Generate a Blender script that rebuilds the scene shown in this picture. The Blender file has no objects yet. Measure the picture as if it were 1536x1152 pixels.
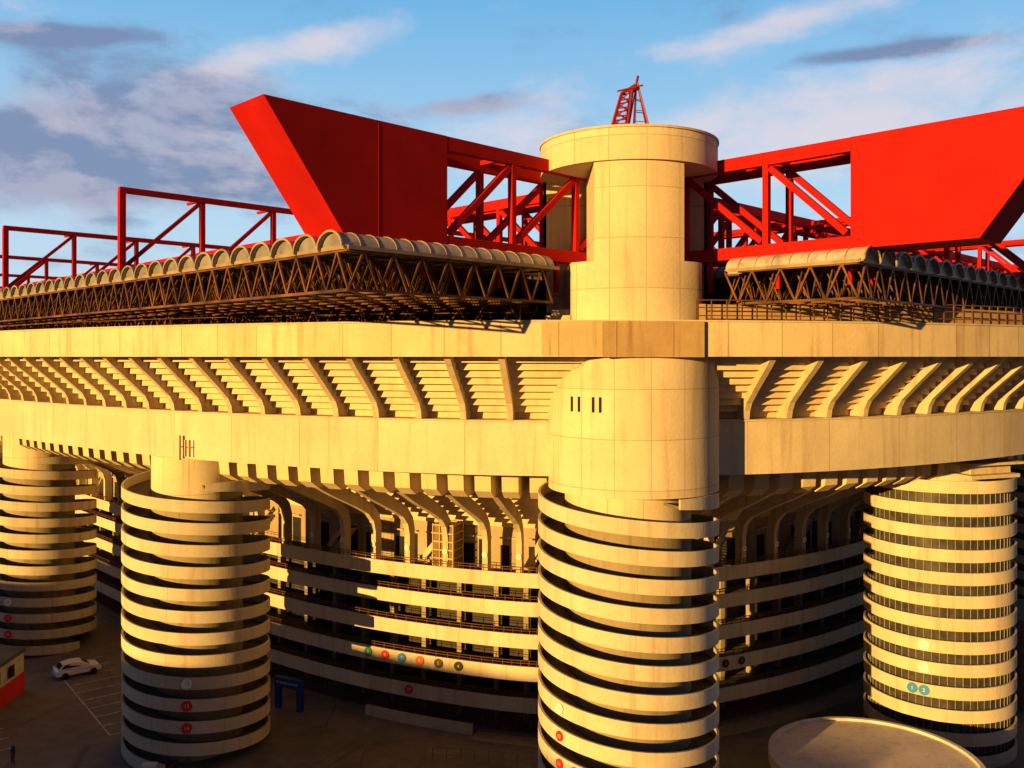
import bpy, bmesh, math, random
from mathutils import Vector
random.seed(7)
scene=bpy.context.scene
FP=1350.0; CAMZ=33.0
# ------------------------------------------------------------------ materials
def nmat(name):
    m=bpy.data.materials.new(name); m.use_nodes=True
    nt=m.node_tree; b=nt.nodes['Principled BSDF']; return m,nt,b
def N(nt,t,**k):
    n=nt.nodes.new(t)
    for a,v in k.items(): setattr(n,a,v)
    return n
def setin(nt,sock,v):
    if isinstance(v,(int,float)): sock.default_value=v
    elif isinstance(v,(tuple,list)): sock.default_value=v
    else: nt.links.new(v,sock)
def M(nt,op,a,b=0.0,c=0.0):
    n=N(nt,'ShaderNodeMath',operation=op)
    setin(nt,n.inputs[0],a); setin(nt,n.inputs[1],b)
    if op in('MULTIPLY_ADD','SMOOTH_MIN'): setin(nt,n.inputs[2],c)
    return n.outputs[0]
def MR(nt,v,a,b,c,d,smooth=False):
    n=N(nt,'ShaderNodeMapRange')
    if smooth: n.interpolation_type='SMOOTHSTEP'
    setin(nt,n.inputs[0],v)
    for i,x in enumerate((a,b,c,d)): n.inputs[i+1].default_value=x
    return n.outputs[0]
def MIX(nt,f,a,b,bt='MIX'):
    n=N(nt,'ShaderNodeMix',data_type='RGBA',blend_type=bt)
    setin(nt,n.inputs[0],f)
    setin(nt,n.inputs[6],a if not isinstance(a,tuple) else (*a[:3],1))
    setin(nt,n.inputs[7],b if not isinstance(b,tuple) else (*b[:3],1))
    return n.outputs[2]
def noise(nt,co,scale,detail=3,rough=.55,ms=None):
    if ms:
        mp=N(nt,'ShaderNodeMapping'); mp.inputs['Scale'].default_value=ms
        nt.links.new(co,mp.inputs['Vector']); co=mp.outputs[0]
    n=N(nt,'ShaderNodeTexNoise'); n.inputs['Scale'].default_value=scale
    n.inputs['Detail'].default_value=detail; n.inputs['Roughness'].default_value=rough
    nt.links.new(co,n.inputs['Vector']); return n.outputs['Fac']
def concrete(name,base,panel=None,stain=.5,jw=.035,rough=.85):
    m,nt,b=nmat(name)
    tc=N(nt,'ShaderNodeTexCoord'); co=tc.outputs['Object']
    big=noise(nt,co,.3,4,.6); fine=noise(nt,co,5,3,.65)
    st=noise(nt,co,1.0,3,.6,(1.5,1.5,.10))
    f=M(nt,'MULTIPLY',MR(nt,big,.3,.7,1-.24*stain,1.08),MR(nt,fine,.25,.75,.93,1.05))
    f=M(nt,'MULTIPLY',f,MR(nt,st,.30,.50,1-.34*stain,1.0))
    cc=N(nt,'ShaderNodeCombineColor')
    for i in range(3): nt.links.new(f,cc.inputs[i])
    col=MIX(nt,1.0,(*base,1),cc.outputs[0],'MULTIPLY')
    col=MIX(nt,MR(nt,st,.3,.43,.55*stain,0),col,(base[0]*.62,base[1]*.45,base[2]*.32))
    if panel:
        uv=tc.outputs['UV']
        br=N(nt,'ShaderNodeTexBrick'); br.offset=0.0; br.squash=1.0
        nt.links.new(uv,br.inputs['Vector'])
        br.inputs['Scale'].default_value=1.0
        br.inputs['Mortar Size'].default_value=jw
        br.inputs['Mortar Smooth'].default_value=.3
        br.inputs['Bias'].default_value=0
        br.inputs['Brick Width'].default_value=panel[0]
        br.inputs['Row Height'].default_value=panel[1]
        br.inputs['Color1'].default_value=(.94,.91,.88,1)
        br.inputs['Color2'].default_value=(1.03,1.03,1.03,1)
        br.inputs['Mortar'].default_value=(.66,.58,.5,1)
        col=MIX(nt,1.0,col,br.outputs['Color'],'MULTIPLY')
    nt.links.new(col,b.inputs['Base Color'])
    b.inputs['Roughness'].default_value=rough
    b.inputs['Specular IOR Level'].default_value=.2
    bp=N(nt,'ShaderNodeBump'); bp.inputs['Strength'].default_value=.3; bp.inputs['Distance'].default_value=.05
    nt.links.new(fine,bp.inputs['Height']); nt.links.new(bp.outputs[0],b.inputs['Normal'])
    return m
def paint(name,base,rough=.5,var=.18,scale=.6,metal=0,spec=.25):
    m,nt,b=nmat(name)
    co=N(nt,'ShaderNodeTexCoord').outputs['Object']
    n1=noise(nt,co,scale,3,.6)
    f=MR(nt,n1,.3,.7,1-var*1.4,1+var*.4)
    cc=N(nt,'ShaderNodeCombineColor')
    for i in range(3): nt.links.new(f,cc.inputs[i])
    nt.links.new(MIX(nt,1.0,(*base,1),cc.outputs[0],'MULTIPLY'),b.inputs['Base Color'])
    b.inputs['Roughness'].default_value=rough; b.inputs['Metallic'].default_value=metal
    b.inputs['Specular IOR Level'].default_value=spec
    return m
CB=(.54,.45,.33)
m_shaft=concrete('concrete_shaft',(.62,.53,.39),(2.25,3.1),.38,.03)
m_beam=concrete('concrete_beam',(.58,.51,.39),(6.4,50),.42,.035)
m_band=concrete('concrete_band',(.62,.52,.36),(3.2,50),.55,.04)
m_bulge=concrete('concrete_bulge',(.40,.29,.17),(3.2,50),.85,.04)
m_bulge2=concrete('concrete_stained',(.50,.39,.24),(3.2,50),.9,.04)
m_conc=concrete('concrete_plain',CB,None,.5)
m_ramp=concrete('concrete_ramp_parapet',(.59,.52,.41),(4.7,50),.4,.02)
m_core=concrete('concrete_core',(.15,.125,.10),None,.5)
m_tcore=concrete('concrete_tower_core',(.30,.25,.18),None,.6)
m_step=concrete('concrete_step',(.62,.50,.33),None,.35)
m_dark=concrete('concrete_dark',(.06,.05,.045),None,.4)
m_fac=concrete('concrete_facade',(.38,.31,.22),(4.0,50),.6,.03)
m_void=paint('void_dark',(.02,.02,.02),.9,.3)
m_glass=paint('dark_cladding',(.065,.058,.05),.35,.4,1.5)
m_red=paint('red_steel',(.42,.010,.008),.75,.16,.35,0,.08)
m_lat=paint('brown_lattice_steel',(.16,.068,.026),.6,.6,.5)
m_vault=paint('polycarbonate_vault',(.46,.44,.42),.35,.35,.9)
m_vend=paint('vault_end',(.24,.24,.24),.5,.3,.8)
m_rail=paint('brown_railing',(.14,.055,.025),.6,.3)
m_tan=concrete('tan_parapet_panel',(.42,.28,.14),None,.8)
m_grey=paint('grey_metal',(.2,.2,.2),.5,.2)
m_white=paint('white_paint',(.75,.75,.74),.4,.12)
m_blue=paint('blue_panel',(.015,.05,.30),.5,.1)
m_yel=paint('yellow_lift_frame',(.55,.40,.16),.5,.2)
m_vr=paint('vault_rib_metal',(.34,.26,.18),.5,.3)
def ground_mat():
    m,nt,b=nmat('asphalt')
    co=N(nt,'ShaderNodeTexCoord').outputs['Object']
    n1=noise(nt,co,.06,5,.6); n2=noise(nt,co,.5,5,.65); n3=noise(nt,co,9,3,.6)
    f=M(nt,'ADD',M(nt,'MULTIPLY',n1,.5),M(nt,'MULTIPLY',n2,.35)); f=M(nt,'ADD',f,M(nt,'MULTIPLY',n3,.15))
    r=N(nt,'ShaderNodeValToRGB'); nt.links.new(f,r.inputs[0])
    r.color_ramp.elements[0].position=.38; r.color_ramp.elements[0].color=(.085,.078,.080,1)
    r.color_ramp.elements[1].position=.62; r.color_ramp.elements[1].color=(.19,.17,.168,1)
    br=N(nt,'ShaderNodeTexVoronoi',feature='DISTANCE_TO_EDGE'); br.inputs['Scale'].default_value=.09
    nt.links.new(co,br.inputs['Vector'])
    col=MIX(nt,MR(nt,br.outputs['Distance'],.0,.008,.6,0),r.outputs[0],(.035,.035,.035))
    nt.links.new(col,b.inputs['Base Color']); b.inputs['Roughness'].default_value=.85
    bp=N(nt,'ShaderNodeBump'); bp.inputs['Strength'].default_value=.3; bp.inputs['Distance'].default_value=.02
    nt.links.new(n3,bp.inputs['Height']); nt.links.new(bp.outputs[0],b.inputs['Normal'])
    return m
m_asph=ground_mat()
# ------------------------------------------------------------------ mesh builder
class MB:
    def __init__(s): s.v=[]; s.f=[]; s.uv=[]
    def quadgrid(s,rows,uvs,closed_v=False,closed_u=False,cap=False):
        b=len(s.v); n=len(rows[0])
        for r in rows: s.v.extend(r)
        R=len(rows)
        for i in range(R if closed_u else R-1):
            for j in range(n if closed_v else n-1):
                i2=(i+1)%R; j2=(j+1)%n
                s.f.append((b+i*n+j,b+i2*n+j,b+i2*n+j2,b+i*n+j2))
                u0,u1=uvs[0][i],uvs[0][i+1]; w0,w1=uvs[1][j],uvs[1][j+1]
                s.uv.append([(u0,w0),(u1,w0),(u1,w1),(u0,w1)])
        if cap:
            for i in (0,R-1):
                s.f.append(tuple(b+i*n+j for j in range(n))); s.uv.append([(.5,.5)]*n)
    def prism(s,poly_a,poly_b):
        b=len(s.v); n=len(poly_a); s.v.extend(poly_a); s.v.extend(poly_b)
        s.f.append(tuple(range(b,b+n))); s.uv.append([(.5,.5)]*n)
        s.f.append(tuple(range(b+n,b+2*n))); s.uv.append([(.5,.5)]*n)
        L=0
        for i in range(n):
            j=(i+1)%n
            d=(Vector(poly_a[i])-Vector(poly_a[j])).length
            s.f.append((b+i,b+j,b+n+j,b+n+i))
            h=(Vector(poly_a[i])-Vector(poly_b[i])).length
            s.uv.append([(L,0),(L+d,0),(L+d,h),(L,h)]); L+=d
    def beam(s,p,q,w,h=None):
        h=h or w; p=Vector(p); q=Vector(q); d=(q-p)
        if d.length<1e-5: return
        d.normalize(); up=Vector((0,0,1))
        if abs(d.z)>.98: up=Vector((1,1,0)).normalized()
        a=d.cross(up).normalized(); c=a.cross(d).normalized()
        A=[p+a*w/2*x+c*h/2*y for x,y in((-1,-1),(1,-1),(1,1),(-1,1))]
        B=[q+a*w/2*x+c*h/2*y for x,y in((-1,-1),(1,-1),(1,1),(-1,1))]
        s.prism([tuple(x) for x in A],[tuple(x) for x in B])
    def box(s,x0,x1,y0,y1,z0,z1):
        s.prism([(x0,y0,z0),(x1,y0,z0),(x1,y1,z0),(x0,y1,z0)],[(x0,y0,z1),(x1,y0,z1),(x1,y1,z1),(x0,y1,z1)])
    def obox(s,c,ang,sx,sy,z0,z1):
        ca,sa=math.cos(ang),math.sin(ang)
        P=[(c[0]+x*ca-y*sa,c[1]+x*sa+y*ca) for x,y in((-sx/2,-sy/2),(sx/2,-sy/2),(sx/2,sy/2),(-sx/2,sy/2))]
        s.prism([(a,b,z0) for a,b in P],[(a,b,z1) for a,b in P])
    def cyl(s,c,r,z0,z1,n=48,r2=None):
        r2=r if r2 is None else r2
        A=[(c[0]+r*math.cos(2*math.pi*i/n),c[1]+r*math.sin(2*math.pi*i/n),z0) for i in range(n)]
        B=[(c[0]+r2*math.cos(2*math.pi*i/n),c[1]+r2*math.sin(2*math.pi*i/n),z1) for i in range(n)]
        s.prism(A,B)
    def obj(s,name,mat,parent=None,smooth=False,bevel=0):
        me=bpy.data.meshes.new(name); me.from_pydata(s.v,[],s.f)
        ul=me.uv_layers.new(name='UVMap')
        flat=[c for u in s.uv for p in u for c in p]
        ul.data.foreach_set('uv',flat)
        me.update()
        bm=bmesh.new(); bm.from_mesh(me); bmesh.ops.recalc_face_normals(bm,faces=bm.faces); bm.to_mesh(me); bm.free()
        me.materials.append(mat)
        if smooth:
            for p in me.polygons: p.use_smooth=True
            try: me.set_sharp_from_angle(angle=math.radians(35))
            except Exception: pass
        o=bpy.data.objects.new(name,me); scene.collection.objects.link(o)
        if parent: o.parent=parent
        if bevel:
            md=o.modifiers.new('bev','BEVEL'); md.width=bevel; md.segments=2; md.limit_method='ANGLE'
        return o
def empty(name):
    e=bpy.data.objects.new(name,None); scene.collection.objects.link(e); return e
# ------------------------------------------------------------------ facade curve
ctrl=[(-190,231),(-150,191),(-110,150.5),(-76,115),(-50.6,89.5),(-25.7,69.9),(-5.7,60.8),(5,59.3),(15,60.0),(24.4,62.9),(34,67.9),(43,74),(60,89.5),(85,114),(130,159),(170,199)]
def catmull(P,n=40):
    out=[]
    for i in range(1,len(P)-2):
        p0,p1,p2,p3=[Vector((*P[i+k],0)) for k in(-1,0,1,2)]
        for j in range(n):
            t=j/n
            out.append(.5*((2*p1)+(-p0+p2)*t+(2*p0-5*p1+4*p2-p3)*t*t+(-p0+3*p1-3*p2+p3)*t**3))
    return out
raw=catmull(ctrl)
def resample(pts,step):
    out=[pts[0]]; acc=0
    for a,b in zip(pts,pts[1:]):
        d=(b-a).length; 
        while acc+d>=step:
            t=(step-acc)/d; a=a.lerp(b,t); out.append(a); d=(b-a).length; acc=0
        acc+=d
    return out
STEP=.8
C=resample(raw,STEP)
for _ in range(60):
    C=[C[0]]+[(C[i-1]+C[i]*2+C[i+1])/4 for i in range(1,len(C)-1)]+[C[-1]]
NC=len(C)
def cpos(a):
    i=max(0,min(NC-2,int(a/STEP))); t=a/STEP-i; return C[i].lerp(C[i+1],t)
def cnor(a):
    d=cpos(min(a+1,(NC-2)*STEP))-cpos(max(a-1,0)); d.normalize()
    return Vector((d.y,-d.x,0))
def P(a,s,z):
    p=cpos(a)+cnor(a)*s; return (p.x,p.y,z)
AMAX=(NC-3)*STEP
CN=[(C[i].x,C[i].y,cnor(i*STEP)) for i in range(0,NC,3)]
def s_of(x,y):
    best=1e9;r=0
    for cx,cy,n in CN:
        d=(x-cx)**2+(y-cy)**2
        if d<best: best=d; r=(x-cx)*n.x+(y-cy)*n.y
    return r
def arc_x(x,s=0):
    r=(x-768)/FP
    lo,hi=0,AMAX
    for k in range(60):
        mid=(lo+hi)/2; p=P(mid,s,0)
        if p[0]/p[1]<r: lo=mid
        else: hi=mid
    return lo
def sweep(mb,prof,a0,a1,closed=True,step=1.6):
    n=max(2,int((a1-a0)/step)+1); rows=[]; us=[]
    for i in range(n):
        a=a0+(a1-a0)*i/(n-1); us.append(a); rows.append([P(a,s,z) for s,z in prof])
    vs=[0]
    pp=prof+[prof[0]]
    for p,q in zip(pp,pp[1:]): vs.append(vs[-1]+math.hypot(p[0]-q[0],p[1]-q[1]))
    vs=[v+1.0 for v in vs]
    mb.quadgrid(rows,(us,vs),closed_v=closed,cap=closed)
def plate(mb,a,prof,th):
    d=cpos(a+.5)-cpos(a-.5); d.normalize(); d*=th/2
    A=[];B=[]
    for s,z in prof:
        p=Vector(P(a,s,z)); A.append(tuple(p-d)); B.append(tuple(p+d))
    mb.prism(A,B)
TX,TY=7.8,60.4
A_T=arc_x(768+FP*TX/59.4)
stad=empty('stadium')
mb=MB(); sweep(mb,[(4.7,33.0),(4.7,35.12),(4.0,35.12),(3.9,33.25),(3.0,33.0)],0,AMAX); mb.obj('rim_band',m_band,stad)
aL,aR=arc_x(905,4.9),arc_x(1056,4.9)
mb=MB(); sweep(mb,[(5.0,32.97),(5.0,35.16),(4.72,35.16),(4.72,32.97)],aL,aR); mb.obj('rim_band_bulge',m_bulge,stad)
mb=MB(); sweep(mb,[(4.75,33.08),(4.75,35.1),(4.703,35.1),(4.703,33.08)],arc_x(812,4.9),aL-.02); mb.obj('rim_band_stained',m_bulge2,stad)
mb=MB(); sweep(mb,[(4.76,35.13),(4.76,35.24),(3.95,35.24),(3.95,35.13)],0,AMAX); mb.obj('rim_coping',m_conc,stad)
mb=MB(); sweep(mb,[(0,25.1),(0,28.65),(-1.4,28.65),(-1.4,25.1)],0,AMAX); mb.obj('ring_beam',m_beam,stad)
mb=MB(); sweep(mb,[(.06,28.66),(.06,28.78),(-1.4,28.78),(-1.4,28.66)],0,AMAX); mb.obj('ring_beam_coping',m_conc,stad)
def steps(s0,z0,s1,z1,n):
    pr=[]
    for i in range(n):
        sa=s0+(s1-s0)*i/n; sb=s0+(s1-s0)*(i+1)/n
        za=z0+(z1-z0)*i/n; zb=z0+(z1-z0)*(i+1)/n
        pr+= [(sa,za),(sa,zb)]
    pr.append((s1,z1)); return pr
mb=MB(); sweep(mb,steps(-1.3,28.8,3.4,33.1,9),0,AMAX,closed=False); mb.obj('third_tier_steps',m_step,stad)
mb=MB()
sp=3.2
a=A_T+1.6-sp*70
skipL,skipR=arc_x(835,2),arc_x(1072,2)
while a<AMAX-2:
    if a>2 and not(skipL<a<skipR):
        plate(mb,a,[(-1.2,28.8),(.05,28.8),(.15,29.35),(.45,29.9),(1.9,31.2),(3.2,32.3),(4.0,33.05),(2.9,33.12),(1.0,31.9),(-1.2,29.6)],.42)
    a+=sp
mb.obj('third_tier_ribs',m_conc,stad)
mb=MB(); sweep(mb,[(3.9,34.9),(-38,16.5),(-38,16.0),(3.0,33.3)],0,AMAX,step=4); mb.obj('third_tier_seating',m_dark,stad)
mb=MB(); sweep(mb,[(-.3,25.2),(-24,25.2),(-24,25.9),(-.3,25.9)],0,AMAX,step=3); mb.obj('third_tier_floor',m_fac,stad)
mb=MB(); a=3
while a<AMAX-3:
    plate(mb,a,[(-4.4,25.15),(-4.6,23.3),(-5.6,22.7),(-8,22.9),(-12,23.8),(-12,25.15)],1.2); a+=2.3
mb.obj('second_tier_bracket_ends',m_step,stad)
mb=MB(); sweep(mb,steps(-21.0,17.6,-8.5,24.6,12),0,AMAX,closed=False); mb.obj('second_tier_steps',m_step,stad)
mb=MB(); a=2
inner=[(-19.2,13.4),(-19.2,17.2),(-18.9,18.3),(-18.0,19.3),(-16.4,20.2),(-13.0,21.8),(-9.5,23.6),(-8.0,24.9)]
outer=[(-18.3,13.4),(-18.3,16.8),(-18.0,17.8),(-17.2,18.6),(-15.6,19.4),(-12.2,20.9),(-8.8,22.6),(-6.5,23.9),(-6.5,25.0)]
prof=outer+inner[::-1]
RS=4.9
while a<AMAX-2:
    plate(mb,a,prof,.5)
    a+=RS
mb.obj('second_tier_ribs',m_conc,stad)
mb=MB(); sweep(mb,[(-21.2,13.3),(-21.2,17.6),(-21.6,17.6),(-21.6,13.3)],0,AMAX); mb.obj('concourse_wall',m_fac,stad)
mb=MB(); mb2=MB(); mb3=MB(); a=2
i=0
while a<AMAX-6:
    for off,w,h in ((1.3,1.3,2.5),(3.3,1.4,2.9)):
        aa=a+off
        if (i*7+int(off))%4!=0:
            p=[P(aa-w/2,-21.15,13.4),P(aa+w/2,-21.15,13.4),P(aa+w/2,-21.15,13.4+h),P(aa-w/2,-21.15,13.4+h)]
            q=[P(aa-w/2,-21.25,13.4),P(aa+w/2,-21.25,13.4),P(aa+w/2,-21.25,13.4+h),P(aa-w/2,-21.25,13.4+h)]
            mb.prism(p,q)
        mb2.beam(P(aa-w/2-.1,-21.0,16.6),P(aa+w/2+.1,-21.0,16.6),.3,.12)
    if i%3==1:
        for k in range(12):
            aa=a+.7+k*.28; z=13.4+k*.24
            p=[P(aa,-19.9,z),P(aa+.28,-19.9,z),P(aa+.28,-19.9,z+.2),P(aa,-19.9,z+.2)]
            q=[P(aa,-21.1,z),P(aa+.28,-21.1,z),P(aa+.28,-21.1,z+.2),P(aa,-21.1,z+.2)]
            mb3.prism(p,q)
        mb3.beam(P(a+.7,-19.85,14.3),P(a+4.0,-19.85,17.1),.06,.5)
    a+=RS; i+=1
mb.obj('concourse_doors',m_void,stad); mb2.obj('concourse_canopies',m_conc,stad); mb3.obj('concourse_stairs',m_conc,stad)
levels=[13.3,10.6,7.9,5.2,2.6]
mb=MB(); ms=MB(); mr=MB(); mcol=MB()
for k,z in enumerate(levels):
    so=-20+.35*k+(2.0 if k==0 else .9)
    sweep(mb,[(so,z-.3),(so,z+.95),(so-.16,z+.95),(so-.16,z+.06)],0,AMAX)
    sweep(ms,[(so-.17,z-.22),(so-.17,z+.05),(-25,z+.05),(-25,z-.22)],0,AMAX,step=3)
    for dz in(1.2,1.42):
        sweep(mr,[(so-.05,z+dz),(so-.05,z+dz+.05),(so-.1,z+dz+.05),(so-.1,z+dz)],0,AMAX)
    a=1
    while a<AMAX-1:
        mr.beam(P(a,so-.08,z+.94),P(a,so-.08,z+1.46),.06); a+=1.4
    a=2
    z0=levels[k+1] if k+1<len(levels) else 0
    while a<AMAX-2:
        plate(mcol,a,[(-21.2,z0+.06),(-21.2,z-.23),(-21.9,z-.23),(-21.9,z0+.06)],.45); a+=RS
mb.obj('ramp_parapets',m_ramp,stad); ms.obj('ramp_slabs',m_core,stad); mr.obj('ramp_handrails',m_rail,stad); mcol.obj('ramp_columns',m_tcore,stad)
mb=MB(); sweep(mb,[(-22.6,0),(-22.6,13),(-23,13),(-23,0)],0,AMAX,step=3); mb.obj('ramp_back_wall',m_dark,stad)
mb=MB(); a=1
while a<AMAX-1:
    mb.beam(P(a,-18.4,0),P(a,-18.4,2.3),.06); a+=.32
sweep(mb,[(-18.36,2.2),(-18.36,2.3),(-18.44,2.3),(-18.44,2.2)],0,AMAX)
mb.obj('picket_fence_infill',m_rail,stad)
mb=MB(); sweep(mb,[(-17.3,0),(-17.3,.9),(-17.6,.9),(-17.6,0)],arc_x(548,-17.3),arc_x(708,-17.3)); mb.obj('low_wall',m_conc)
mb=MB(); sweep(mb,[(-18.0,0),(-18.0,.35),(-18.6,.35),(-18.6,0)],0,AMAX); mb.obj('base_plinth',m_core,stad)
# lift cage
a=arc_x(665,-18.4); c=P(a,-19.35,0); ang=math.atan2(cnor(a).x,-cnor(a).y)
lift=MB(); w=2.0;z0,z1=13.36,18.0
def LP(xx,yy,zz): return (c[0]+(xx*w/2)*math.cos(ang)-(yy*w/2)*math.sin(ang),c[1]+(xx*w/2)*math.sin(ang)+(yy*w/2)*math.cos(ang),zz)
for xx in(-1,-.33,.33,1):
    for yy in(-1,1): lift.beam(LP(xx,yy,z0),LP(xx,yy,z1),.11)
for i in range(7):
    zz=z0+.1+(z1-z0-.2)*i/6
    for yy in(-1,1): lift.beam(LP(-1,yy,zz),LP(1,yy,zz),.1)
    for xx in(-1,1): lift.beam(LP(xx,-1,zz),LP(xx,1,zz),.1)
le=empty('lift_shaft'); lift.obj('frame',m_yel,le)
lg=MB(); lg.obox(c,ang,w-.15,w-.15,13.4,17.9); lg.obj('cabin',paint('lift_glass',(.20,.15,.09),.2,.2),le)
# balustrade on right rim
mb=MB(); mp=MB()
a0,a1=arc_x(1044,4.2),AMAX-1; a=a0
while a<a1:
    mb.beam(P(a,4.25,35.2),P(a,4.25,36.5),.07); a+=.9
for z in(35.5,36.0,36.46):
    sweep(mb,[(4.22,z),(4.22,z+.07),(4.28,z+.07),(4.28,z)],a0,a1)
sweep(mp,[(3.4,35.0),(3.4,36.3),(3.2,36.3),(3.2,34.6)],a0,a1)
mb.obj('rim_railing',m_rail,stad); mp.obj('rim_inner_parapet',m_tan,stad)
mb=MB(); a0,a1=1,arc_x(800,4.2); a=a0
while a<a1:
    mb.beam(P(a,4.1,35.2),P(a,4.1,35.75),.04); a+=3.2
sweep(mb,[(4.08,35.7),(4.08,35.74),(4.12,35.74),(4.12,35.7)],a0,a1)
mb.obj('rim_wire_railing',m_rail,stad)

# ------------------------------------------------------------------ towers
def spiral_tower(name,cx,cy,R,rc,ztop,core_top,flat=False,th0=math.pi):
    e=empty(name); pitch=3.5; hgt=.95 if not flat else 1.0
    par=MB(); fl=MB()
    if not flat:
        for st in(0,1):
            rows_p=[];rows_f=[];us=[]
            thA=th0-math.pi*.5+ (0 if st==0 else math.pi)
            th=thA; 
            base=ztop+pitch*.25
            while True:
                zt=base-pitch*(th-thA)/(2*math.pi)
                if zt<.75: break
                zb=max(zt-hgt,0.0); 
                ztt=min(zt,ztop+.3)
                if zt-hgt<ztop-.3:
                    ca,sa=math.cos(th),math.sin(th)
                    rows_p.append([(cx+r*ca,cy+r*sa,z) for r,z in((R,zb),(R,ztt),(R-.16,ztt),(R-.16,zb))])
                    rows_f.append([(cx+r*ca,cy+r*sa,z) for r,z in((R-.17,zb+.02),(R-.17,zb+.2),(rc,zb+.2),(rc,zb+.02))])
                    us.append(th*R)
                th+=math.radians(5)
            vs=[1,2,2.2,3.2,3.4]
            par.quadgrid(rows_p,(us,vs),closed_v=True,cap=True)
            fl.quadgrid(rows_f,(us,vs),closed_v=True,cap=True)
    else:
        z=ztop-hgt; n=72
        while z>-.2:
            zz=max(z,0)
            rows=[[(cx+r*math.cos(2*math.pi*i/n),cy+r*math.sin(2*math.pi*i/n),h) for r,h in((R,zz),(R,z+hgt),(R-.16,z+hgt),(R-.16,zz))] for i in range(n)]
            par.quadgrid(rows,([2*math.pi*R*i/n for i in range(n+1)],[1,2,2.2,3.2,3.4]),closed_v=True,closed_u=True)
            z-=1.84
        fl.cyl((cx,cy),R-.45,0,ztop-.9,72)
    par.obj('ramp_parapet',m_ramp,e,True)
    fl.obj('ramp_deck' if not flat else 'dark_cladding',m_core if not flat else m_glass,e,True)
    if flat:
        mu=MB()
        for i in range(60):
            t=2*math.pi*i/60; mu.beam((cx+(R-.4)*math.cos(t),cy+(R-.4)*math.sin(t),0),(cx+(R-.4)*math.cos(t),cy+(R-.4)*math.sin(t),ztop-.9),.06)
        mu.obj('mullions',m_grey,e)
    n=64
    def corez(z0,z1,mat,nm,r):
        co=MB()
        rows=[[(cx+r*math.cos(2*math.pi*i/n),cy+r*math.sin(2*math.pi*i/n),z) for z in(z0,z1)] for i in range(n)]
        co.quadgrid(rows,([2*math.pi*r*i/n for i in range(n+1)],[z0,z1]),closed_u=True)
        co.obj(nm,mat,e,True)
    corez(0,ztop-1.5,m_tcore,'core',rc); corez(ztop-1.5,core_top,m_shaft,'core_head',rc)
    return e
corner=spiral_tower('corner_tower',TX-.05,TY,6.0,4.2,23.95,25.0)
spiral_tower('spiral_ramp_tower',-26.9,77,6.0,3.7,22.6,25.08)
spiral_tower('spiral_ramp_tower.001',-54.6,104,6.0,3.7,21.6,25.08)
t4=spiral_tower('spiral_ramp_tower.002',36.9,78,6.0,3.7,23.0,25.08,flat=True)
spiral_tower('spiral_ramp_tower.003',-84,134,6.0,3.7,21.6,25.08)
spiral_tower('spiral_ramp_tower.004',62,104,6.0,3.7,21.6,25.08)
mb=MB(); mb.obox((38.5,75.5),.35,5.2,5,23.1,23.4); mb.obox((38.7,75.9),.35,4.3,4,23.4,24.2); mb.obox((38.5,75.5),.35,5.8,5.4,24.2,24.4); mb.obj('rooftop_kiosk',m_conc,t4)
def ring_clip(cx,cy,R,xa,xb,z,n=96,ya=-99):
    out=[]
    for i in range(n):
        t=2*math.pi*i/n; x=R*math.cos(t); y=R*math.sin(t)
        out.append((cx+min(max(x,xa),xb),cy+max(y,ya),z))
    return out
def loft(mb,rings,R):
    n=len(rings[0]); zs=[r[0][2] for r in rings]
    rr=[[rings[j][i] for j in range(len(rings))] for i in range(n)]
    mb.quadgrid(rr,([2*math.pi*R*i/n for i in range(n+1)],zs),closed_u=True)
    for r in(rings[0],rings[-1]):
        b=len(mb.v); mb.v.extend(r); mb.f.append(tuple(range(b,b+n))); mb.uv.append([(.5,.5)]*n)
SX=TX+.3; SR=5.65
mb=MB()
loft(mb,[ring_clip(SX,TY,SR,-xa,xb,z) for z,xa,xb in((24.3,9,9),(29.3,9,9),(30.2,5.55,9),(30.9,5.3,5.6),(31.6,4.9,5.45),(32.2,4.3,5.25),(32.7,3.5,5.0),(33.3,2.6,4.8),(34.9,2.6,4.8))],SR)
mb.obj('shaft_lower',m_shaft,corner,True)
mb=MB()
loft(mb,[ring_clip(TX,TY,SR,-4.1,4.15,z) for z in(34.8,38.9)],SR)
mb.obj('shaft_neck',m_shaft,corner,True)
mb=MB(); loft(mb,[ring_clip(TX,TY,SR,-2.75,2.85,z) for z in(38.9,45.0)],SR); mb.obj('shaft_front_pier',m_shaft,corner,True)
mb=MB(); loft(mb,[ring_clip(TX,TY,SR-.02,-99,99,z,ya=1.6) for z in(36,45.0)],SR); mb.obj('shaft_rear',m_shaft,corner,True)
mb=MB(); loft(mb,[ring_clip(TX,TY,SR+.22,-99,99,z) for z in(45.0,46.95)],SR); mb.obj('shaft_cap',m_shaft,corner,True)
mb=MB(); loft(mb,[ring_clip(TX,TY,SR+.3,-99,99,z) for z in(46.96,47.1)],SR); mb.obj('cap_coping',m_conc,corner,True)
mb=MB()
for x in(866,896):
    for dx in(-5,5):
        X=(x+dx-768)/FP*55.6; yy=TY-math.sqrt(max(.1,SR**2-(X-SX)**2))
        mb.box(X-.13,X+.13,yy-.02,yy+.5,29.55,30.5)
mb.obj('slit_windows',m_void,corner)
mb=MB(); mb.obox((4.3,58.3),-.3,3.0,2.2,35.1,36.0); mb.obox((3.2,57.7),-.3,1.6,2.0,35.1,35.6); mb.obox((13.0,58.6),.3,2.2,2.6,35.1,35.7)
mb.obj('tower_platform',m_conc,corner)
mb=MB(); mb.beam((.5,57,35.2),(.5,57,36.7),.1); mb.beam((.5,57,36.65),(3.2,57.3,36.5),.08); mb.obj('pole_bracket',m_rail,corner)
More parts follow.
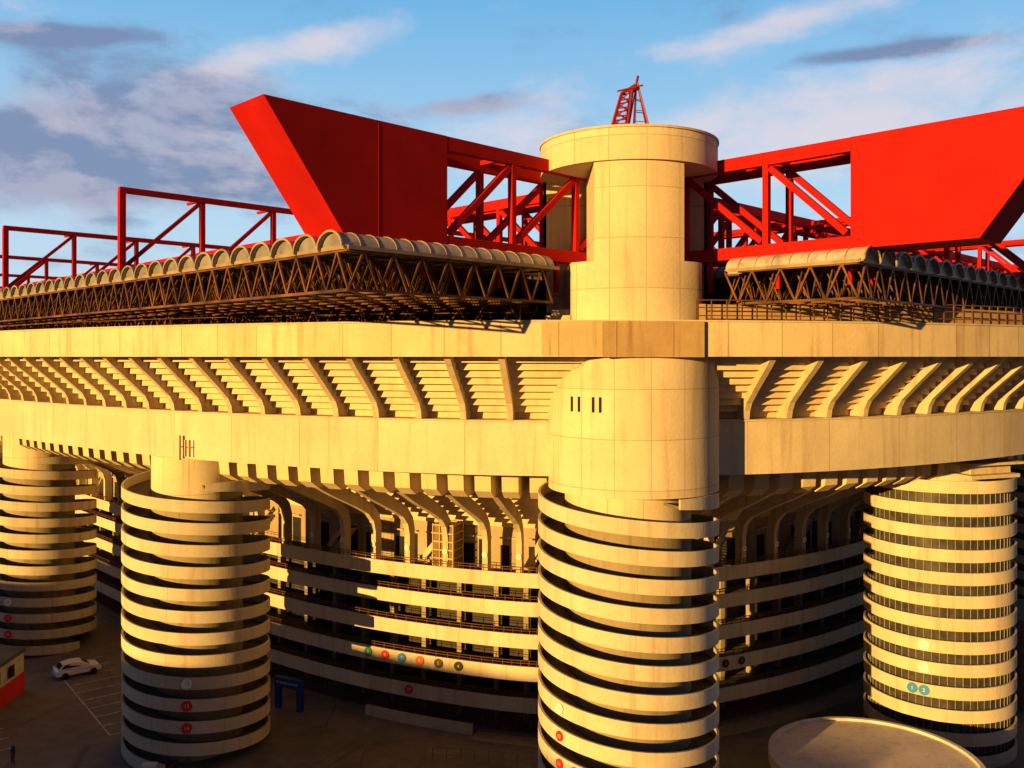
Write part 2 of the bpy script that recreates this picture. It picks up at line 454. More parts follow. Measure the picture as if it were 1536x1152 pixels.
# crane
cr=empty('rooftop_crane'); mb=MB()
def latt(p0s,p1s,n,w):
    L=len(p0s)
    for i in range(L):
        mb.beam(p0s[i],p1s[i],w*1.5)
    for k in range(n):
        t0,t1=k/n,(k+1)/n
        for i in range(L):
            j=(i+1)%L
            a=Vector(p0s[i]).lerp(Vector(p1s[i]),t0); b=Vector(p0s[j]).lerp(Vector(p1s[j]),t1)
            c_=Vector(p0s[j]).lerp(Vector(p1s[j]),t0)
            mb.beam(a,b,w*.8); mb.beam(a,c_,w*.8)
latt([(6.3,58.6,47.1),(7.4,58.6,47.1),(7.4,60,47.1),(6.3,60,47.1)],[(7.2,59,50.3),(7.9,59,50.5),(7.9,59.7,50.5),(7.2,59.7,50.3)],6,.1)
latt([(7.2,59,50.3),(7.9,59,50.5),(7.9,59.7,50.5),(7.2,59.7,50.3)],[(8.1,59.2,50.9),(8.35,59.2,50.7),(8.35,59.4,50.7),(8.1,59.4,50.9)],2,.08)
for y in(58.9,59.8):
    mb.beam((8.25,59.3,51.1),(9.1,y,47.5),.1); mb.beam((8.2,59.3,51.1),(8.0,y,47.3),.07); mb.beam((8.2,59.3,50.9),(7.5,y,47.2),.05)
    for k in range(5):
        t=k/5; mb.beam(Vector((8.25,59.3,51.1)).lerp(Vector((9.1,y,47.5)),t+.15),Vector((8.2,59.3,51.1)).lerp(Vector((8.0,y,47.3)),t+.1),.045)
mb.box(7.4,8.9,58.6,60.2,47.1,47.6); mb.box(8.3,9.2,58.8,59.8,47.6,48.0); mb.beam((6.4,59.3,47.4),(9.4,59.3,47.25),.18)
mb.beam((8.2,59.3,51.0),(8.3,59.3,51.5),.12); mb.beam((6.9,59,50.4),(8.6,59,50.8),.1)
mb.obj('lattice_boom',paint('crane_red',(.24,.012,.014),.5,.2),cr)
mb=MB(); mb.cyl((8.1,59.4),.9,47.08,47.25,24); mb.obj('slewing_ring',m_grey,cr)
mb=MB(); mb.beam((4.0,59,47.1),(4.0,59,47.9),.04); mb.beam((3.85,59,47.7),(4.15,59,47.7),.03); mb.obj('aerial',m_grey,corner)

# ------------------------------------------------------------------ roof
q=math.sqrt(.5)
def W(u,v,z): return (TX-q*u+q*v,TY+q*u+q*v,z)
ZT,ZB=45.75,39.2
def girder(mapf,b0,dz,end):
    g=MB(); wd=3.4
    zt,zb=ZT+dz,ZB+dz
    out=[(-25.9,zt),(-14.1,zt),(-14.1,zb+.02),(-21.1,zb+.02)]
    g.prism([mapf(a,b0,z) for a,z in out],[mapf(a,b0+wd,z) for a,z in out])
    pos=[-14.1,-8.6,-2.6]
    while pos[-1]<end: pos.append(pos[-1]+6)
    for b in(b0+.22,b0+wd-.22):
        g.beam(mapf(-14.1,b,zt-.42),mapf(pos[-1],b,zt-.42),.42,.82)
        g.beam(mapf(-14.1,b,zb+.40),mapf(pos[-1],b,zb+.40),.42,.80)
        for i,p in enumerate(pos):
            if i>0: g.beam(mapf(p,b,zb+.7),mapf(p,b,zt-.7),.40,.38)
            if i+1<len(pos):
                r=pos[i+1]-.25
                g.beam(mapf(p+.3,b,zb+1.0),mapf(r,b,zt-1.0),.34,.40)
    for p in pos[1:]:
        g.beam(mapf(p,b0+.2,zt-.3),mapf(p,b0+wd-.2,zt-.3),.3,.3)
        g.beam(mapf(p,b0+.2,zb+.3),mapf(p,b0+wd-.2,zb+.3),.3,.3)
        g.beam(mapf(p,b0+.3,zb+.3),mapf(p-5.6,b0+wd-.3,zb+.3),.2,.2)
        g.beam(mapf(p,b0+.3,zt-.3),mapf(p-5.6,b0+wd-.3,zt-.3),.2,.2)
    return g
gl=girder(lambda a,b,z:W(b,a,z),2.2,0,100); gl.obj('roof_girder_transverse',m_red,stad,bevel=.02)
gr=girder(lambda a,b,z:W(a,b,z),2.7,.035,150); gr.obj('roof_girder_longitudinal',m_red,stad,bevel=.02)
mb=MB()
for a in(-19,):
    mb.beam(W(2.195,a,ZB+.15),W(2.195,a,ZT-.15),.02,.02); mb.beam(W(a,2.695,ZB+.15),W(a,2.695,ZT-.15),.02,.02)
mb.obj('girder_plate_seams',m_red,stad)
def truss(mapf,b,a0,end,dz):
    g=MB(); zt,zb=45.6+dz,39.5+dz; pos=[a0]
    while pos[-1]<end: pos.append(pos[-1]+6.3)
    for bb in (b,b+2.6):
        g.beam(mapf(a0-.2,bb,zt-.2),mapf(pos[-1],bb,zt-.2),.42,.42)
        g.beam(mapf(a0,bb,zb),mapf(pos[-1],bb,zb),.42,.42)
        for i,p in enumerate(pos):
            g.beam(mapf(p,bb,zb-.8),mapf(p,bb,zt-.3),.46 if i==0 else .36)
            if i+1<len(pos): g.beam(mapf(p+.2,bb,zb+.2),mapf(pos[i+1]-.2,bb,zt-.5),.28)
            if bb==b:
                g.beam(mapf(p,b,zb-.0),mapf(p,b+2.6,zb),.25)
                if i: g.beam(mapf(p,b,zt-.2),mapf(p,b+2.6,zt-.2),.2)
        if b>0 and a0<-20: break
    return g
for i in range(5):
    truss(lambda a,b,z:W(b,a,z),30.7+28*i,-21.4,60,.011*(i+1)).obj('roof_truss_transverse_%d'%i,m_red,stad)
for i in range(3):
    truss(lambda a,b,z:W(a,b,z),30.7+28*i,-16,40,-.013*(i+1)).obj('roof_truss_side_%d'%i,m_red,stad)
mb=MB()
for v in(-17,-8,12,20): 
    mb.beam(W(7.5,v,39.0+.003*v),W(140,v,39.0+.003*v),.22,.3)
for u in(-11,-4): mb.beam(W(u,8,39.0),W(u,105,39.0),.22,.3)
for v in(-15.8,-9.8,-4.5):
    for u in(2.45,5.3): mb.beam(W(u,v,37.2),W(u,v,39.3),.26)
for u in(-14,-9.4,-4.5):
    for v in(2.95,5.8): mb.beam(W(u,v,37.2),W(u,v,39.3),.26)
mb.obj('roof_purlins_and_hangers',m_red,stad)
def okp(m): return (m[0]-TX)**2+(m[1]-TY)**2>6.4**2
def lattice(lat,u0,u1,v0,v1,zt,zb,st,w0,diag=True,inside=False):
    cache={}
    def chk(p):
        if not okp(p): return False
        if not inside: return True
        k=(round(p[0],1),round(p[1],1))
        if k not in cache: cache[k]=s_of(p[0],p[1])<2.2
        return cache[k]
    def mem(p,r,w):
        if chk(p) and chk(r): lat.beam(p,r,w)
    nu=int(round((u1-u0)/st)); nv=int(round((v1-v0)/st)); du=(u1-u0)/nu; dv=(v1-v0)/nv
    for i in range(nu+1):
        u=u0+i*du; edge=i in(0,nu)
        for j in range(nv):
            va=v0+j*dv; vb=va+dv; w=w0*1.3 if edge else w0
            mem(W(u,va,zt),W(u,vb,zt),w*1.3); mem(W(u,va,zb),W(u,vb,zb),w*1.3)
            mem(W(u,va,zb),W(u,(va+vb)/2,zt),w); mem(W(u,(va+vb)/2,zt),W(u,vb,zb),w)
            if diag and i<nu and (i+j)%2==0: mem(W(u,va,zb),W(u+du,vb,zb),.07)
    for j in range(nv+1):
        v=v0+j*dv; edge=j in(0,nv)
        for i in range(nu):
            ua=u0+i*du; ub=ua+du; w=w0*1.3 if edge else w0
            mem(W(ua,v,zt+.004),W(ub,v,zt+.004),w*1.3); mem(W(ua,v,zb-.004),W(ub,v,zb-.004),w*1.3)
            mem(W(ua,v,zb),W((ua+ub)/2,v,zt),w); mem(W((ua+ub)/2,v,zt),W(ub,v,zb),w)
def slab(u0,u1,v0,v1,axis,tag,zo=0.0,lower=None):
    lat=MB(); lattice(lat,u0,u1,v0,v1,38.35+zo,36.35+zo,1.9,.085)
    if lower:
        lattice(lat,*lower,36.2+zo,34.75+zo,2.4,.10,True,True)
    lat.obj('roof_lattice_'+tag,m_lat,stad)
    va_=MB(); ve=MB(); rb=MB()
    if axis=='v': L0,L1,A0,A1=v0,v1,u0,u1; f=lambda c,l,z:W(c,l,z)
    else: L0,L1,A0,A1=u0,u1,v0,v1; f=lambda c,l,z:W(l,c,z)
    n=int(round((A1-A0)/2.3)); d=(A1-A0)/n; r=d/2-.04; hgt=.85; z0=38.5+zo
    for i in range(n):
        c=A0+(i+.5)*d
        seg=[(c+r*math.cos(math.pi*(1-k/10)),z0+hgt*math.sin(math.pi*k/10)) for k in range(11)]
        spans=[(L0-.35,L1)]
        if axis=='v' and c<7: spans=[(L0-.35,-math.sqrt(max(0,49-c*c))),(7,L1)]
        if axis=='u' and c<7: spans=[(L0-.35,min(L1,-math.sqrt(max(0,49-c*c))))]
        for s0,s1 in spans:
            if s1-s0<1: continue
            rows=[]; 
            m_=max(2,int((s1-s0)/2)+1)
            for k in range(m_):
                l=s0+(s1-s0)*k/(m_-1); rows.append([f(x,l,z) for x,z in seg])
            va_.quadgrid(rows,(list(range(m_)),list(range(11))))
            ri=[f(c+(x-c)*.93,s0+.25,z0+(z-z0)*.9) for x,z in seg]
            b=len(ve.v); ve.v.extend(ri); ve.f.append(tuple(range(b,b+11))); ve.uv.append([(0,0)]*11)
            l=s0
            while l<min(s1,s0+24):
                for k in range(10):
                    rb.beam(f(seg[k][0],l,seg[k][1]+.02),f(seg[k+1][0],l,seg[k+1][1]+.02),.11 if l==s0 else .05)
                l+=1.15
        for s0,s1 in spans:
            if s1-s0>1: rb.beam(f(c-d/2,s0,z0-.02),f(c-d/2,s1,z0-.02),.12,.1)
    va_.obj('roof_vaults_'+tag,m_vault,stad,True); ve.obj('roof_vault_ends_'+tag,m_vend,stad); rb.obj('roof_vault_ribs_'+tag,m_vr,stad)
slab(.4,140,-22.2,25,'v','long',0,(1.5,110,-18.5,-1))
slab(-15,.3,1.7,110,'u','side',-.02,(-13.5,-.5,3,90))
slab(.45,25,25.1,110,'u','inner',-.03)
mb=MB()
mb.beam(W(.35,-22.3,38.5),W(140,-22.3,38.5),.12,.2); mb.beam(W(.3,-22.3,38.48),W(.3,-6.6,38.48),.12,.2)
mb.beam(W(-15.1,1.6,38.46),W(-15.1,110,38.46),.12,.2); mb.beam(W(-15.1,1.6,38.44),W(-6.6,1.6,38.44),.12,.2)
mb.obj('roof_fascia',m_vr,stad)
mb=MB()
mb.prism([W(20,18,26),W(150,18,26),W(150,20,26),W(20,20,26)],[W(20,18,36.2),W(150,18,36.2),W(150,20,36.2),W(20,20,36.2)])
mb.prism([W(18,20.2,26),W(18,120,26),W(20,120,26),W(20,20.2,26)],[W(18,20.2,36.2),W(18,120,36.2),W(20,120,36.2),W(20,20.2,36.2)])
mb.obj('inner_stand_mass',m_void,stad)
mb=MB(); u=9
while u<120:
    mb.beam(W(u,-2,30),W(u,-2,36.4),.25); u+=7
mb.obj('roof_posts',m_lat,stad)

# ------------------------------------------------------------------ ground
mb=MB(); mb.v=[(-3000,-3000,0),(3000,-3000,0),(3000,3000,0),(-3000,3000,0)]; mb.f=[(0,1,2,3)]; mb.uv=[[(0,0)]*4]
mb.obj('ground',m_asph)
mb=MB()
def line(p,r,w=.14,z=.004):
    p=Vector((*p,0)); r=Vector((*r,0)); d=(r-p).normalized(); n=Vector((-d.y,d.x,0))*w/2
    b=len(mb.v); mb.v.extend([(x.x,x.y,z) for x in(p-n,r-n,r+n,p+n)]); mb.f.append((b,b+1,b+2,b+3)); mb.uv.append([(0,0)]*4)
o=Vector((-49,96,0)); d1=Vector((.62,-.78,0)); d2=Vector((-.78,-.62,0))
for i in range(10):
    p=o+d1*2.5*i
    line((p.x,p.y),(p.x+d2.x*-5,p.y+d2.y*-5)); 
line((o.x,o.y),(o.x+d1.x*22.5,o.y+d1.y*22.5))
for i in range(9):
    p=o+d2*7+d1*2.5*i
    line((p.x,p.y),(p.x+d2.x*5,p.y+d2.y*5))
p=o+d2*12; line((p.x,p.y),(p.x+d1.x*20,p.y+d1.y*20)); 
line((-30,66),(-2,56),.15); line((18,70),(30,62),.12)
mb.obj('parking_markings',paint('road_paint',(.55,.55,.53),.8,.5,2))
mb=MB(); sweep(mb,[(-16.2,0),(-16.2,.13),(-18.0,.13),(-18.0,0)],arc_x(710,-17),AMAX); mb.obj('pavement',m_tcore)
# ------------------------------------------------------------------ signs
def sign(pos,nrm,col,txt,r=.37,tcol=None):
    nrm=Vector((nrm[0],nrm[1],0)).normalized(); e=empty('round_sign'); p=Vector(pos)
    mbs=MB(); t=Vector((-nrm.y,nrm.x,0)); A=[];B=[]
    for i in range(28):
        a=2*math.pi*i/28; o_=t*r*math.cos(a)+Vector((0,0,r*math.sin(a)))
        A.append(tuple(p+nrm*.03+o_)); B.append(tuple(p+nrm*.08+o_))
    mbs.prism(A,B); mbs.obj('disc',col,e)
    cu=bpy.data.curves.new('numeral','FONT'); cu.body=txt; cu.size=r*.95; cu.align_x='CENTER'; cu.align_y='CENTER'; cu.extrude=.005
    ob=bpy.data.objects.new('numeral',cu); scene.collection.objects.link(ob); ob.parent=e
    ob.location=p+nrm*.09; ob.rotation_euler=(math.radians(90),0,math.atan2(nrm.y,nrm.x)+math.pi/2)
    cu.materials.append(tcol or m_white)
sc={k:paint('sign_'+k,c,.5,.08) for k,c in dict(red=(.75,.03,.025),green=(.05,.25,.06),blue=(.04,.25,.65),orange=(.75,.15,.03),brown=(.10,.05,.02),black=(.03,.03,.025),white=(.85,.85,.82)).items()}
m_sy=paint('sign_yellow_text',(.6,.5,.05),.5,.1); m_sk=paint('sign_dark_text',(.25,.23,.2),.5,.1)
so=-20+.35*3+.9
for x,c,t in((553,'green','9'),(578,'red','8'),(603,'blue','7'),(630,'orange','6'),(658,'brown','5'),(688,'black','4')):
    a=arc_x(x,so); sign(P(a,so+.02,5.2+.4),cnor(a),sc[c],t,.42,m_sy if c in('brown','black') else None)
so4=-20+.35*4+.9
a=arc_x(614,so4); sign(P(a,so4+.02,3.0),cnor(a),sc['red'],'17',.42)
for x in(1088,1112):
    a=arc_x(x,so); sign(P(a,so+.02,5.6),cnor(a),sc['black'],'3',.36,m_sy)
a=2; i=0
while a<AMAX-2:
    px=P(a,-18.2,0); xx=768+FP*px[0]/px[1]
    if (430<xx<800 or 1090<xx<1290): sign(P(a,-18.28,15.6),cnor(a),sc['white'],str(200+i%40),.24,m_sk)
    a+=RS; i+=1
def tsign(cx,cy,x,z,c,t,ztop,flat=False,r=.42):
    rr=(x-768)/FP; best=None
    for k in range(0,360):
        th=math.pi+math.pi*k/360
        px,py=cx+6*math.cos(th),cy+6*math.sin(th)
        if (px*cx+py*cy)>(cx*cx+cy*cy): continue
        e=abs(px/py-rr)
        if best is None or e<best[0]: best=(e,th,px,py)
    _,th,px,py=best
    if flat:
        base=ztop-.5; n=round((base-z)/1.84); zz=base-1.84*n
    else:
        base=ztop+3.5*.25-3.5*(th-math.pi*.5)/(2*math.pi)-.475
        n=round((base-z)/1.75); zz=base-1.75*n
    sign((px,py,zz),(math.cos(th),math.sin(th)),sc[c],t,r,m_sk if c=='white' else None)
for z,c,t in((6.8,'white','13'),(5.05,'red','13'),(3.3,'red','14')): tsign(-26.9,77,280,z,c,t,22.6)
for z,c,t in((11.0,'white','12'),(9.3,'red','12'),(7.5,'red','11')): tsign(TX-.05,TY,840,z,c,t,23.95,r=.32)
tsign(TX-.05,TY,862,7.3,'red','10',23.95,r=.32)
for z,c,t in((8.9,'white','2'),(7.1,'white','2'),(5.4,'blue','2')): tsign(36.9,78,1386,z,c,t,23.0,True)
tsign(36.9,78,1369,5.4,'blue','1',23.0,True)
for z,c,t in((5.5,'white','15'),(3.8,'red','15'),(2.1,'red','16')): tsign(-54.6,104,12,z,c,t,21.6)
# ------------------------------------------------------------------ blue gate banner
e=empty('blue_entrance_gate'); mb=MB(); g=(-20.8,84.5); 
mb.obox((g[0]-1.2,g[1]+.3),-.45,.5,.5,0,2.9); mb.obox((g[0]+1.1,g[1]-.8),-.45,.5,.5,0,2.9); mb.obox((g[0]-.05,g[1]-.25),-.45,3.1,.55,2.05,2.92)
mb.obj('portal',m_blue,e)
cu=bpy.data.curves.new('lettering','FONT'); cu.body='BUSINESS LOUNGE'; cu.size=.3; cu.align_x='CENTER'; cu.extrude=.004
ob=bpy.data.objects.new('lettering',cu); scene.collection.objects.link(ob); ob.parent=e
ob.location=(g[0]-.05-.13,g[1]-.25-.27,2.4); ob.rotation_euler=(math.radians(90),0,-.45); cu.materials.append(m_white)
e=empty('cell_antenna'); mb=MB()
for x in(270,279,285):
    a=arc_x(x,.3); mb.beam(P(a,.35,25.0+(.0 if x==270 else .3)),P(a,.35,26.9-(0 if x==270 else .3)),.26 if x==270 else .12,.16); mb.beam(P(a,.05,26),P(a,.35,26),.08)
mb.obj('panels',m_conc,e)
e=empty('utility_cabinet'); mb=MB(); mb.box(-28.9,-28.0,70.4,70.9,.08,1.0); mb.box(-29.0,-27.9,70.35,70.95,1.0,1.06); mb.box(-28.95,-27.95,70.38,70.92,0,.08); mb.box(-28.47,-28.44,70.39,70.4,.12,.95); mb.obj('cabinet',m_white,e)
# ------------------------------------------------------------------ ticket office left
e=empty('ticket_office'); cx,cy=-57.9,83.0
mb=MB(); mb.obox((cx,cy),.06,20,11,0,1.9); mb.obj('red_base',paint('red_panel',(.75,.035,.02),.5,.15),e)
mb=MB(); mb.obox((cx,cy),.06,19.9,10.9,1.9,3.9); mb.obj('wall',paint('pale_panel',(.65,.65,.65),.6,.15),e)
mb=MB(); mb.obox((cx,cy),.06,20.3,11.3,3.9,4.3); mb.obox((cx-1,cy+1),.06,8,5,4.3,4.7); mb.obj('roof',paint('bitumen_roof',(.13,.13,.14),.8,.3),e)
mb=MB(); 
for k in range(4): mb.obox((cx+10.0+.0,cy-4+k*2.4),.06,.08,.9,2.3,3.4)
mb.obj('windows',m_void,e)
# ------------------------------------------------------------------ round pavilions
e=empty('round_pavilion'); c=(26.1,64.8); R=7.35
mb=MB(); mb.cyl(c,R-.9,0,3.3,64); mb.obj('wall',m_core,e,True)
mb=MB(); n=72
rows=[[(c[0]+r*math.cos(2*math.pi*i/n),c[1]+r*math.sin(2*math.pi*i/n),z) for r,z in((R,3.3),(R,4.15),(R-.35,4.15),(R-.35,3.9))] for i in range(n)]
mb.quadgrid(rows,([2*math.pi*R*i/n for i in range(n+1)],[1,2,3,4,5]),closed_v=True,closed_u=True); mb.obj('rim',paint('pale_render_rim',(.62,.60,.60),.7,.2),e,True)
mb=MB(); mb.cyl(c,R-.34,3.4,3.95,64); mb.obj('roof',concrete('pavilion_roof',(.66,.60,.62),(3,3),.4,.02),e,True)
e=empty('round_pavilion'); c=(53.5,86)
mb=MB(); mb.cyl(c,5.6,0,7.2,64); mb.cyl(c,6.0,7.2,8.3,64); mb.obj('wall',m_tcore,e,True)
mb=MB(); mb.prism([(33.6,60,0),(47,76,0),(47.4,75.7,0),(34,59.7,0)],[(33.6,60,1.8),(47,76,1.8),(47.4,75.7,1.8),(34,59.7,1.8)])
mb.prism([(35.6,59,0),(49,75,0),(49.4,74.7,0),(36,58.7,0)],[(35.6,59,1.8),(49,75,2.6),(49.4,74.7,2.6),(36,58.7,1.8)])
mb.obj('concrete_ramp_wall',m_conc)
mb=MB()
for i in range(9):
    p=(-6.5+i*1.15,73.6-.03*i*i)
    mb.beam((p[0],p[1],0),(p[0],p[1],1.0),.05); 
    if i<8: 
        for z in(.45,1.0): mb.beam((p[0],p[1],z),(p[0]+1.15,73.6-.03*(i+1)**2,z),.05)
mb.obj('crowd_barrier',m_grey)
# ------------------------------------------------------------------ car
def car(loc,ang):
    e=empty('parked_car'); Wd=1.8
    me=MB()
    prof=[(-2.15,.35),(-2.12,.85),(-2.0,1.02),(-1.85,1.12),(-1.45,1.5),(-.6,1.6),(.25,1.56),(1.05,1.08),(1.9,.92),(2.12,.7),(2.15,.35)]
    A=[(x,-Wd/2+(.16 if z>1.1 else 0),z) for x,z in prof]; B=[(x,-y,z) for (x,y,z) in A]
    me.prism(A,B); me.obj('body',m_car,e,bevel=.06)
    w=MB()
    for s in(-1,1):
        pr=[(-1.7,1.12),(-1.4,1.42),(-.62,1.52),(.2,1.48),(.82,1.12)]
        w.prism([(x,s*(Wd/2-.15 if z>1.2 else Wd/2-.02),z) for x,z in pr],[(x,s*(Wd/2-.4),z) for x,z in pr])
    w.prism([(.42,-.62,1.5),(1.06,-.7,1.12),(1.06,.7,1.12),(.42,.62,1.5)],[(.30,-.62,1.45),(.9,-.7,1.06),(.9,.7,1.06),(.30,.62,1.45)])
    w.prism([(-1.92,-.68,1.12),(-1.56,-.6,1.45),(-1.56,.6,1.45),(-1.92,.68,1.12)],[(-1.8,-.68,1.1),(-1.45,-.6,1.4),(-1.45,.6,1.4),(-1.8,.68,1.1)])
    w.obj('windows',m_cg,e)
    t=MB()
    for x in(-1.35,1.35):
        for s in(-1,1):
            A=[(x+.34*math.cos(2*math.pi*i/20),s*.93,.34+.34*math.sin(2*math.pi*i/20)) for i in range(20)]
            B=[(a,s*.68,c_) for a,b,c_ in A]; t.prism(A,B)
    t.obj('wheels',m_void,e)
    e.location=loc; e.rotation_euler=(0,0,ang); return e
m_car=paint('car_white',(.85,.85,.87),.25,.04); m_cg=paint('car_glass',(.02,.022,.025),.1,.1)
car((-45.1,93.4,0.004),.68)
# ------------------------------------------------------------------ person
def person(loc,ang):
    e=empty('standing_person')
    V=[(0,0,.92),(0,0,1.12),(0,0,1.36),(0,0,1.48),(0,.01,1.56),(0,.02,1.66),(0,.02,1.74),
       (-.19,0,1.40),(-.25,.02,1.13),(-.22,.10,.90),(.19,0,1.40),(.26,.0,1.13),(.24,.08,.90),
       (-.10,0,.86),(-.12,.03,.48),(-.13,-.02,.07),(-.13,.12,.04),(.10,0,.86),(.13,.05,.48),(.15,.0,.07),(.15,.14,.04)]
    E=[(0,1),(1,2),(2,3),(3,4),(4,5),(5,6),(2,7),(7,8),(8,9),(2,10),(10,11),(11,12),(0,13),(13,14),(14,15),(15,16),(0,17),(17,18),(18,19),(19,20)]
    Rr=[.15,.14,.17,.06,.06,.10,.075,.075,.055,.04,.075,.055,.04,.10,.07,.055,.045,.10,.07,.055,.045]
    me=bpy.data.meshes.new('body'); me.from_pydata(V,E,[]); o=bpy.data.objects.new('body',me); scene.collection.objects.link(o); o.parent=e
    sk=o.modifiers.new('skin','SKIN')
    for i,r in enumerate(Rr): me.skin_vertices[0].data[i].radius=(r,r*.8)
    me.skin_vertices[0].data[0].use_root=True
    ss=o.modifiers.new('s','SUBSURF'); ss.levels=1; ss.render_levels=1
    m,nt,b=nmat('person_clothes'); co=N(nt,'ShaderNodeTexCoord').outputs['Object']
    sp=N(nt,'ShaderNodeSeparateXYZ'); nt.links.new(co,sp.inputs[0])
    r=N(nt,'ShaderNodeValToRGB'); nt.links.new(M(nt,'DIVIDE',sp.outputs[2],1.85),r.inputs[0]); r.color_ramp.interpolation='CONSTANT'
    els=r.color_ramp.elements; els[0].position=0; els[0].color=(.02,.02,.02,1); els[1].position=.06; els[1].color=(.03,.035,.06,1)
    for p_,c_ in((.49,(.03,.025,.025,1)),(.815,(.45,.25,.17,1)),(.925,(.03,.02,.015,1))):
        x=els.new(p_); x.color=c_
    nt.links.new(r.outputs[0],b.inputs['Base Color']); me.materials.append(m)
    e.location=loc; e.rotation_euler=(0,0,ang)
person((-40.4,72.9,0),2.6)
# ------------------------------------------------------------------ unseen apartment blocks behind the viewpoint, added to shade square and tower bases
SUN_AZ=Vector((-.665,-.747)).normalized(); EL=math.radians(8.0)
m_shade_block=concrete('added_shade_block_wall',(.4,.33,.25),None,.4)
perp=Vector((-SUN_AZ.y,SUN_AZ.x))
for i,(off,h,wd) in enumerate(((-150,27,42),(-100,26,40),(-50,28,38),(0,27.5,44),(52,26,42),(102,27,40),(150,26,40))):
    c=Vector((0,75))+SUN_AZ*160+perp*off
    ang=math.atan2(perp.y,perp.x)
    e=empty('added_shade_block')
    mb=MB(); mb.obox((c.x,c.y),ang,wd+9,12,0,h-1.0); mb.obox((c.x,c.y),ang,wd+9.6,12.6,h-1.0,h-.4); mb.obj('walls',m_shade_block,e)
    mb=MB()
    for fl in range(int((h-2)/3)):
        for k in range(int(wd/3.2)):
            for s in(-1,1):
                x=-wd/2+2+k*3.2; y=s*6.02
                ca,sa=math.cos(ang),math.sin(ang)
                mb.obox((c.x+x*ca-y*sa,c.y+x*sa+y*ca),ang,1.4,.12,1.0+fl*3,2.5+fl*3)
    mb.obj('windows',m_cg,e)
# ------------------------------------------------------------------ lights & world
sd=Vector((SUN_AZ.x*math.cos(EL),SUN_AZ.y*math.cos(EL),math.sin(EL)))
l=bpy.data.lights.new('sun','SUN'); l.energy=5.0; l.angle=math.radians(.5); l.color=(1.85,1.02,.24)
lo=bpy.data.objects.new('sun',l); scene.collection.objects.link(lo); lo.rotation_euler=sd.to_track_quat('Z','Y').to_euler()
w=bpy.data.worlds.new('World'); scene.world=w; w.use_nodes=True; nt=w.node_tree
for n in list(nt.nodes): nt.nodes.remove(n)
out=N(nt,'ShaderNodeOutputWorld'); bg=N(nt,'ShaderNodeBackground'); nt.links.new(bg.outputs[0],out.inputs[0])
sky=N(nt,'ShaderNodeTexSky',sky_type='NISHITA'); sky.sun_disc=False; sky.sun_elevation=EL; sky.sun_rotation=math.atan2(sd.x,sd.y)
sky.air_density=1.0; sky.dust_density=.6; sky.ozone_density=2.0
tc=N(nt,'ShaderNodeTexCoord'); sx=N(nt,'ShaderNodeSeparateXYZ'); nt.links.new(tc.outputs['Generated'],sx.inputs[0])
X,Y,Z=sx.outputs
az=N(nt,'ShaderNodeMath',operation='ARCTAN2'); nt.links.new(X,az.inputs[0]); nt.links.new(Y,az.inputs[1]); az=az.outputs[0]
el=M(nt,'ARCSINE',Z)
cv=N(nt,'ShaderNodeCombineXYZ'); nt.links.new(az,cv.inputs[0]); nt.links.new(M(nt,'MULTIPLY',el,2.3),cv.inputs[1])
def wn(scale,det,off,rough=.55,dist=0):
    mp=N(nt,'ShaderNodeMapping'); mp.inputs['Location'].default_value=off; nt.links.new(cv.outputs[0],mp.inputs[0])
    n=N(nt,'ShaderNodeTexNoise'); n.inputs['Scale'].default_value=scale; n.inputs['Detail'].default_value=det; n.inputs['Roughness'].default_value=rough; n.inputs['Distortion'].default_value=dist
    nt.links.new(mp.outputs[0],n.inputs['Vector']); return n.outputs['Fac']
def blob(px,py,rx,ry,tilt=0):
    a0=math.atan((px-768)/FP); e0=math.atan((535-py)/FP*math.cos(a0)); 
    dx=M(nt,'SUBTRACT',az,a0); dy=M(nt,'SUBTRACT',el,e0)
    if tilt: dy=M(nt,'SUBTRACT',dy,M(nt,'MULTIPLY',dx,tilt))
    dx=M(nt,'DIVIDE',dx,rx/FP*.9); dy=M(nt,'DIVIDE',dy,ry/FP*.9)
    r2=M(nt,'ADD',M(nt,'MULTIPLY',dx,dx),M(nt,'MULTIPLY',dy,dy))
    return M(nt,'POWER',2.718,M(nt,'MULTIPLY',r2,-1.0))
def sumb(L):
    s=None
    for t in L:
        b_=blob(*t); s=b_ if s is None else M(nt,'ADD',s,b_)
    return s
n1=wn(6.5,7,(3.1,1.7,0),.6,.2); n2=wn(6.5,7,(3.1+.03,1.7-.09,0),.6,.2)
darkm=sumb([(230,165,240,72,.12),(60,265,260,60,0),(380,268,140,34,0),(690,160,130,17,.1),(1360,75,140,11,0),(60,50,130,14,.1)])
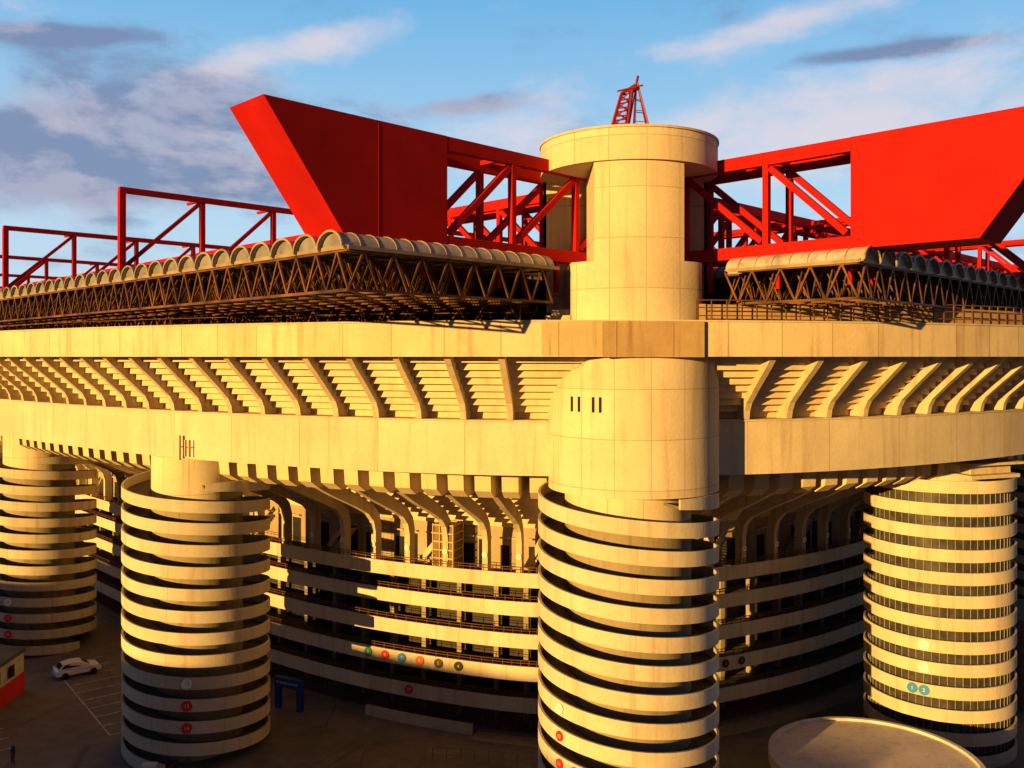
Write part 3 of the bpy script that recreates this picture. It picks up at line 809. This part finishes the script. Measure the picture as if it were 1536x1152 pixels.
lightm=sumb([(370,85,170,26,.3),(520,60,120,36,.1),(1130,50,200,30,.15),(1330,145,330,55,0),(1000,240,600,60,0)])
md=MR(nt,M(nt,'ADD',M(nt,'MULTIPLY',darkm,.48),n1),.54,.88,0,1,True)
ml=MR(nt,M(nt,'ADD',M(nt,'MULTIPLY',lightm,.32),n2),.56,.93,0,1,True)
STR=.12
def sc_(c): return tuple(x/STR for x in c)
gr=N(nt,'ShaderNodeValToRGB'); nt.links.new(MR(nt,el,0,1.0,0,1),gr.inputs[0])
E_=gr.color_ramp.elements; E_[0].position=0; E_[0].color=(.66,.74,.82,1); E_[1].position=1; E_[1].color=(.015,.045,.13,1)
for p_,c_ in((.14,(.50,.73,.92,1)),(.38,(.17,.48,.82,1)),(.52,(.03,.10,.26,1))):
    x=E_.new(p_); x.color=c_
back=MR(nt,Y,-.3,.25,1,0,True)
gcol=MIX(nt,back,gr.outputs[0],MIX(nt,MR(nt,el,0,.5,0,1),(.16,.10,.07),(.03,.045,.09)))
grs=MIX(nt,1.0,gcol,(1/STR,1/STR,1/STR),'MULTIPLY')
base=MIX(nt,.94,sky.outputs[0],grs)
edge=MR(nt,M(nt,'SUBTRACT',n1,n2),-.10,.08,0,1,True)
dc=MIX(nt,edge,sc_((.40,.40,.53)),sc_((.19,.25,.42)))
c1=MIX(nt,M(nt,'MULTIPLY',md,.88),base,dc)
c2=MIX(nt,M(nt,'MULTIPLY',ml,.68),c1,sc_((.86,.72,.74)))
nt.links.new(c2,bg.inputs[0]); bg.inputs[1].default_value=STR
try: w.cycles.sampling_method='MANUAL'; w.cycles.sample_map_resolution=512
except Exception: pass
# ------------------------------------------------------------------ camera
cam=bpy.data.cameras.new('camera'); co=bpy.data.objects.new('camera',cam); scene.collection.objects.link(co)
co.location=(0,0,CAMZ); co.rotation_euler=(math.radians(90),0,0)
cam.sensor_width=36; cam.lens=FP/1536*36; cam.shift_y=-41/1536; cam.clip_end=8000; cam.clip_start=.5
scene.camera=co
scene.view_settings.view_transform='Standard'; scene.view_settings.look='None'; scene.view_settings.exposure=0
